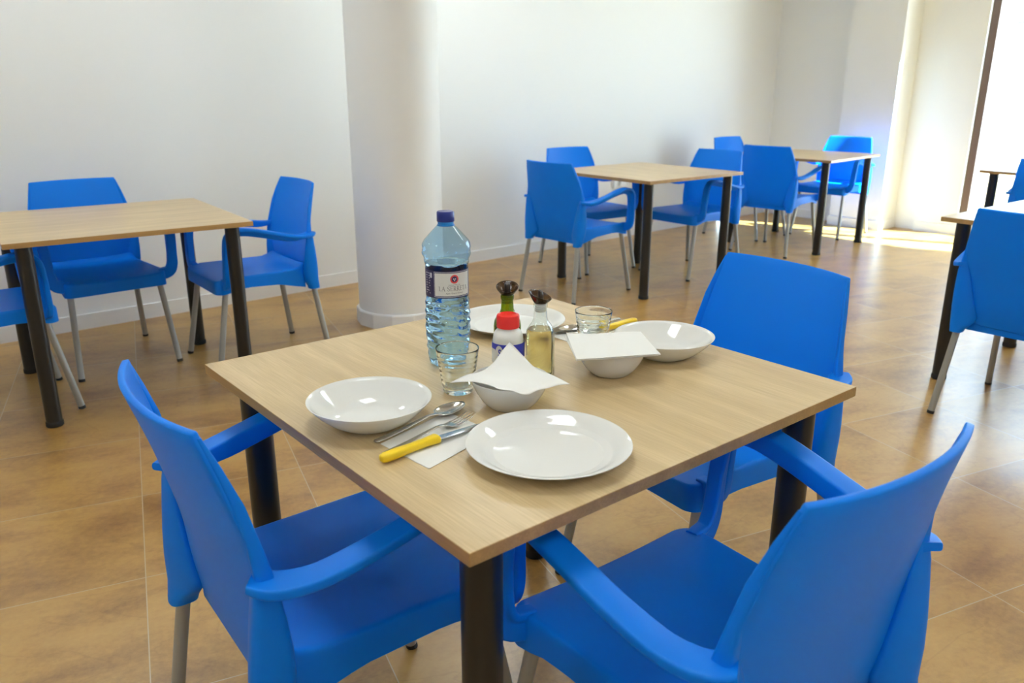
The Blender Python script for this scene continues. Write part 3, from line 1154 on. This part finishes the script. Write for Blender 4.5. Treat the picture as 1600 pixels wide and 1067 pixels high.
# ------------------------------------------------------------------ water bottle
WB = Vector((-0.1304, 1.594, TH))
bot = tag(empty('water_bottle', WB), 'tall pale blue plastic water bottle with dark blue cap and cream label', 'bottle')
BPROF = [(0.0300, 0.000), (0.0370, 0.003), (0.0410, 0.012), (0.0425, 0.028), (0.0440, 0.050), (0.0452, 0.080), (0.0450, 0.110), (0.0436, 0.135), (0.0428, 0.148), (0.0428, 0.204),
         (0.0438, 0.214), (0.0470, 0.226), (0.0483, 0.240), (0.0478, 0.249), (0.0445, 0.2575), (0.0385, 0.2645), (0.0300, 0.2740), (0.0215, 0.2830), (0.0175, 0.2870), (0.0158, 0.290)]


def bottle_vf(shrink, z0, z1, cap1):
    n, V, rings = 72, [], []
    steps = 110
    for k in range(steps + 1):
        z = z0 + (z1 - z0) * k / steps
        r0 = smooth_interp([(zz_, rr) for rr, zz_ in BPROF], z) - shrink
        amp = interp([(0.02, 0), (0.035, 1), (0.135, 1), (0.146, 0), (0.206, 0), (0.216, 0.7), (0.245, 0.6), (0.262, 0)], z)
        ring = []
        for i in range(n):
            a = 2 * math.pi * i / n
            # crossing waves pressed into the plastic
            d = amp * (0.0008 * math.sin(5 * a + z * 420) + 0.0008 * math.sin(-4 * a + z * 330 + 1.3) + 0.0007 * math.sin(z * 300 + 2 * math.sin(2 * a)))
            if z < 0.02:
                d -= 0.003 * max(0.0, math.cos(5 * a)) ** 2 * (1 - z / 0.02)
            r = max(0.002, r0 + d)
            ring.append((r * math.cos(a), r * math.sin(a), z))
        rings.append(ring)
    V, F = loft_vf(rings, cap=False)
    F.append(tuple(range(n - 1, -1, -1)))
    if cap1:
        F.append(tuple(steps * n + i for i in range(n)))
    return V, F


mesh_obj('bottle_body', *bottle_vf(0.0, 0.0, 0.290, False), M['bottle'], bot, True, sharp=80)
mesh_obj('water', *bottle_vf(0.0006, 0.0012, 0.2135, True), M['water'], bot, True, sharp=60)
mesh_obj('neck_ring', *lathe_vf([(0.0150, 0.286), (0.0172, 0.2865), (0.0172, 0.2885), (0.0158, 0.289), (0.0158, 0.2955)], 40, True, True), M['ring'], bot, True, sharp=40)
cv = []
NR = 60
rings = []
for r, z in ((0.0166, 0.2945), (0.0170, 0.2950), (0.0170, 0.3125), (0.0158, 0.3145), (0.006, 0.3146)):
    rings.append([((r + (0.00035 if i % 2 else 0) * (r > 0.016)) * math.cos(2 * math.pi * i / NR), (r + (0.00035 if i % 2 else 0) * (r > 0.016)) * math.sin(2 * math.pi * i / NR), z) for i in range(NR)])
mesh_obj('cap', *loft_vf(rings), M['cap'], bot, True, sharp=40)
# label: full band, then print slightly proud of it. th0 = direction towards the camera, swung a little to the right
TH0 = math.atan2(-WB.y, -WB.x) + R(18)
LZ0, LZ1 = 0.1485, 0.2035
lab = mesh_obj('label', *lathe_vf([(0.0432, LZ0), (0.0432, LZ1)], 72, False, False), M['navy'], bot, True)


def on_label(name, vf, mat, lift):
    V, F = vf
    return mesh_obj(name, arc_map(V, 0.0432 + lift, TH0, LZ0), F, mat, lab)


def lab_patch(name, x0, x1, y0, y1, mat, lift):
    V, F = patch_vf(0.0432 + lift, TH0, x0, x1, lambda x: y0, lambda x: y1, LZ0)
    return mesh_obj(name, V, F, mat, lab)


lab_patch('label_border', -0.0412, 0.0412, 0.0022, 0.0528, M['labelpale'], 0.0002)
lab_patch('label_border', -0.0405, 0.0405, 0.0032, 0.0518, M['navy'], 0.0003)
lab_patch('label_panel', -0.0393, 0.0393, 0.0046, 0.0504, M['label'], 0.0004)
on_label('emblem', disc_flat(0.001, 0.0385, 0.0058, 0.0088), M['red'], 0.0006)
on_label('emblem', disc_flat(0.001, 0.0385, 0.0, 0.0058), M['navy'], 0.0006)
on_label('emblem', join_vf([disc_flat(-0.0008, 0.0390, 0.0, 0.0013), disc_flat(0.0030, 0.0390, 0.0, 0.0013), disc_flat(0.001, 0.0362, 0.0, 0.0014)]), M['labelpale'], 0.0008)
on_label('lettering', serif_text('LA SERRETA', 0.0094, 0.0008, 0.0150, 0.90), M['labelgrey'], 0.0006)
on_label('lettering', font_text('MANANTIAL DE', 0.0034, 0.001, 0.0258), M['labelgrey'], 0.0006)
on_label('lettering', font_text('Agua Mineral Natural', 0.0042, 0.001, 0.0090, 0.35), M['labelgrey'], 0.0006)
rnd = random.Random(5)
side = []
for k in range(9):
    y = 0.0485 - k * 0.0050
    side.append(stroke(-0.0660, y, -0.0660 + rnd.uniform(0.008, 0.015), y, 0.0016))
on_label('lettering', join_vf(side), M['labelpale'], 0.0004)
lab_patch('barcode_panel', -0.0520, -0.0460, 0.0400, 0.0500, M['labelpale'], 0.0004)


# ------------------------------------------------------------------ oil, vinegar and salt
def cruet(loc, lab, glass, liquid, level, yaw, lean):
    root = tag(empty('oil_bottle', loc, yaw), lab, 'bottle', 'oil and vinegar bottles')
    prof = [(0.010, 0.0), (0.0255, 0.0), (0.0280, 0.003), (0.0280, 0.088), (0.0262, 0.098), (0.0215, 0.107), (0.0160, 0.115), (0.0130, 0.124), (0.0122, 0.140), (0.0122, 0.144), (0.0136, 0.146), (0.0136, 0.153), (0.0124, 0.156)]
    mesh_obj('glass_body', *lathe_vf(prof, 56, True, False, 2.5), glass, root, True, sharp=60)
    rr = [(0.009, 0.004), (0.0245, 0.004), (0.0262, 0.007)]
    for z in (0.03, 0.06, 0.086, 0.094, 0.098):
        if z < level:
            rr.append((smooth_interp([(zz_, q) for q, zz_ in prof[2:]], z) - 0.0018, z))
    rr.append((smooth_interp([(zz_, q) for q, zz_ in prof[2:]], level) - 0.0020, level))
    mesh_obj('liquid', *lathe_vf(rr, 56, True, True, 2.5), liquid, root, True, sharp=50)
    pl = [(0.0095, 0.1365)]
    for k in range(4):
        pl += [(0.0112, 0.1385 + k * 0.0045), (0.0112, 0.1405 + k * 0.0045), (0.0098, 0.1415 + k * 0.0045)]
    mesh_obj('stopper', *lathe_vf(pl + [(0.0112, 0.157)], 32), M['plug'], root, True, sharp=40)
    # slanted funnel: one side of the rim stands higher
    n, rings = 40, []
    for f in (0, 0.15, 0.5, 0.8, 1.0):
        ring = []
        for i in range(n):
            a = 2 * math.pi * i / n
            r = 0.0125 + 0.0100 * f ** 0.8 + 0.0015 * f * math.cos(a) * lean
            z = 0.1555 + 0.016 * f + f * 0.0085 * math.cos(a) * lean
            ring.append((r * math.cos(a), r * math.sin(a), z))
        rings.append(ring)
    fn = mesh_obj('pourer', *loft_vf(rings, cap=False), M['smoke'], root, True)
    solidify(fn, 0.0012)
    mesh_obj('pourer_base', *lathe_vf([(0.0128, 0.1545), (0.0132, 0.1555), (0.0132, 0.158), (0.012, 0.1585)], 32), M['spout'], root, True, sharp=40)
    # spout: an upright tube cut off at a slant
    rings = []
    for z, rx in ((0.156, 0.0062), (0.165, 0.0062), (0.175, 0.0060), (0.1795, 0.0046)):
        ring = []
        for i in range(20):
            a = 2 * math.pi * i / 20
            x = rx * math.cos(a) * 0.85
            ring.append((x, rx * math.sin(a), z + (0.7 * x * lean if z > 0.16 else 0)))
        rings.append(ring)
    mesh_obj('spout', *loft_vf(rings), M['spout'], root, True, sharp=50)
    root.scale = (1, 1, 0.95)
    return root


cruet((0.0555, 1.5258, TH), 'clear glass bottle of yellow oil with smoked pourer, right of the salt', M['clear'], M['oil'], 0.100, R(165), 1.0)
cruet((-0.0095, 1.592, TH), 'green glass bottle with smoked pourer, hidden behind the red-capped salt', M['green'], M['darkoil'], 0.085, R(90), 0.9)

SB = Vector((-0.0077, 1.524, TH))
salt = tag(empty('salt_bottle', SB), 'white plastic salt bottle with red cap and blue printed band', 'bottle')
mesh_obj('bottle_body', *lathe_vf([(0.012, 0.001), (0.027, 0.0), (0.0300, 0.004), (0.0300, 0.070), (0.0290, 0.078), (0.0260, 0.084), (0.0220, 0.088), (0.0205, 0.092), (0.0205, 0.094)], 56, sq=2.2), M['salt'], salt, True, sharp=60)
rings = []
NR = 64
for r, z in ((0.0212, 0.0925), (0.0222, 0.0930), (0.0222, 0.1130), (0.0210, 0.1160), (0.0165, 0.1175), (0.0160, 0.1160), (0.0050, 0.1160)):
    rings.append([((r + (0.0004 if i % 2 else 0) * (0.020 < r)) * math.cos(2 * math.pi * i / NR), (r + (0.0004 if i % 2 else 0) * (0.020 < r)) * math.sin(2 * math.pi * i / NR), z) for i in range(NR)])
mesh_obj('cap', *loft_vf(rings), M['redcap'], salt, True, sharp=40)
TS0 = math.atan2(-SB.y, -SB.x)
sl = mesh_obj('label', *lathe_vf([(0.0322, 0.028), (0.0322, 0.0665)], 64, False, False), M['salt'], salt, True)


def hill(x):
    # lower edge of the blue band: it dips between two rounded white hills
    h1 = 0.0285 + 0.0355 * max(0.0, 1 - ((x + 0.0185) / 0.0135) ** 2) ** 0.5
    h2 = 0.0285 + 0.010 * max(0.0, 1 - ((x - 0.040) / 0.020) ** 2) ** 0.5
    h3 = 0.0555 if x < -0.029 else 0.0285
    return max(h1, h2, h3)


V, F = patch_vf(0.0325, TS0, -0.045, 0.10, lambda x: hill(x), lambda x: 0.0665, 0.0, 140)
mesh_obj('label_band', V, F, M['saltblue'], sl)
V, F = font_text('Sal', 0.0190, 0.0, 0.0, 0.12, 0.0004)
V = [(x * 0.80 - 0.0135, y + 0.0440, z) for x, y, z in V]
mesh_obj('lettering', arc_map(V, 0.0328, TS0, 0.0), F, M['saltblue'], sl)

salt.scale = (1, 1, 1.07)

# ------------------------------------------------------------------ wall socket
sk = tag(empty('wall_socket', room(2.0, 0, 0)), 'white double wall socket low on the wall under the middle table', 'socket')
sc_, st_ = (Vector((0.972, 7.262, 0)) - P0).dot(A), 0.0
sk.location = room(sc_, 0.0, 0.483)
sk.rotation_euler = (0, 0, ROOM_ANG)
p = mesh_obj('cover_plate', *box_vf((0, -0.010, 0), (0.125, 0.010, 0.040)), M['socket'], sk)
bevel(p, 0.003)
for x in (-0.06, 0.06):
    V, F = lathe_vf([(0.024, -0.0), (0.024, 0.004), (0.021, 0.004), (0.019, -0.0)], 28, False, True)
    mesh_obj('outlet', [(x + vx, -0.020 - vz, vy) for vx, vy, vz in V], F, M['socket'], sk, True, sharp=40)

# ------------------------------------------------------------------ ceiling lamps
LAMPS = [(s, t) for s in (-3.0, -0.55, 1.95) for t in (0.95, 3.5, 6.05)]
lp0 = None
for (s, t) in LAMPS:
    if lp0 is None:
        lp0 = empty('ceiling_light')
        h, fw = 0.30, 0.012
        parts = [box_vf((0, k * (h - fw), -0.012), (h, fw, 0.012)) for k in (-1, 1)] + [box_vf((k * (h - fw), 0, -0.012), (fw, h - 2 * fw, 0.012)) for k in (-1, 1)]
        mesh_obj('frame', *join_vf(parts), M['lampframe'], lp0)
        mesh_obj('diffuser', *box_vf((0, 0, -0.010), (h - 2 * fw, h - 2 * fw, 0.006)), M['lamp'], lp0)
        o = lp0
    else:
        o = copy_tree(lp0)
    o.location = room(s, t, CEIL)
    o.rotation_euler = (0, 0, ROOM_ANG)
    tag(o, 'square white ceiling light panel, lit, flush with the ceiling', 'ceiling light', 'ceiling light panels')

# ------------------------------------------------------------------ outside the window
oc = room(17.0, 3.0)
pst = tag(empty('canopy_post'), 'pale post with a dark flat bar on top, outside the window', 'post')
pst.location = room(14.0, -0.42, -0.02)
mesh_obj('post', *tube_vf((0, 0, 0), (0, 0, 2.27), 0.07), M['post'], pst, True, sharp=50)
mesh_obj('bar', *box_vf((0, -0.30, 2.285), (0.05, 0.50, 0.018)), M['postbar'], pst)
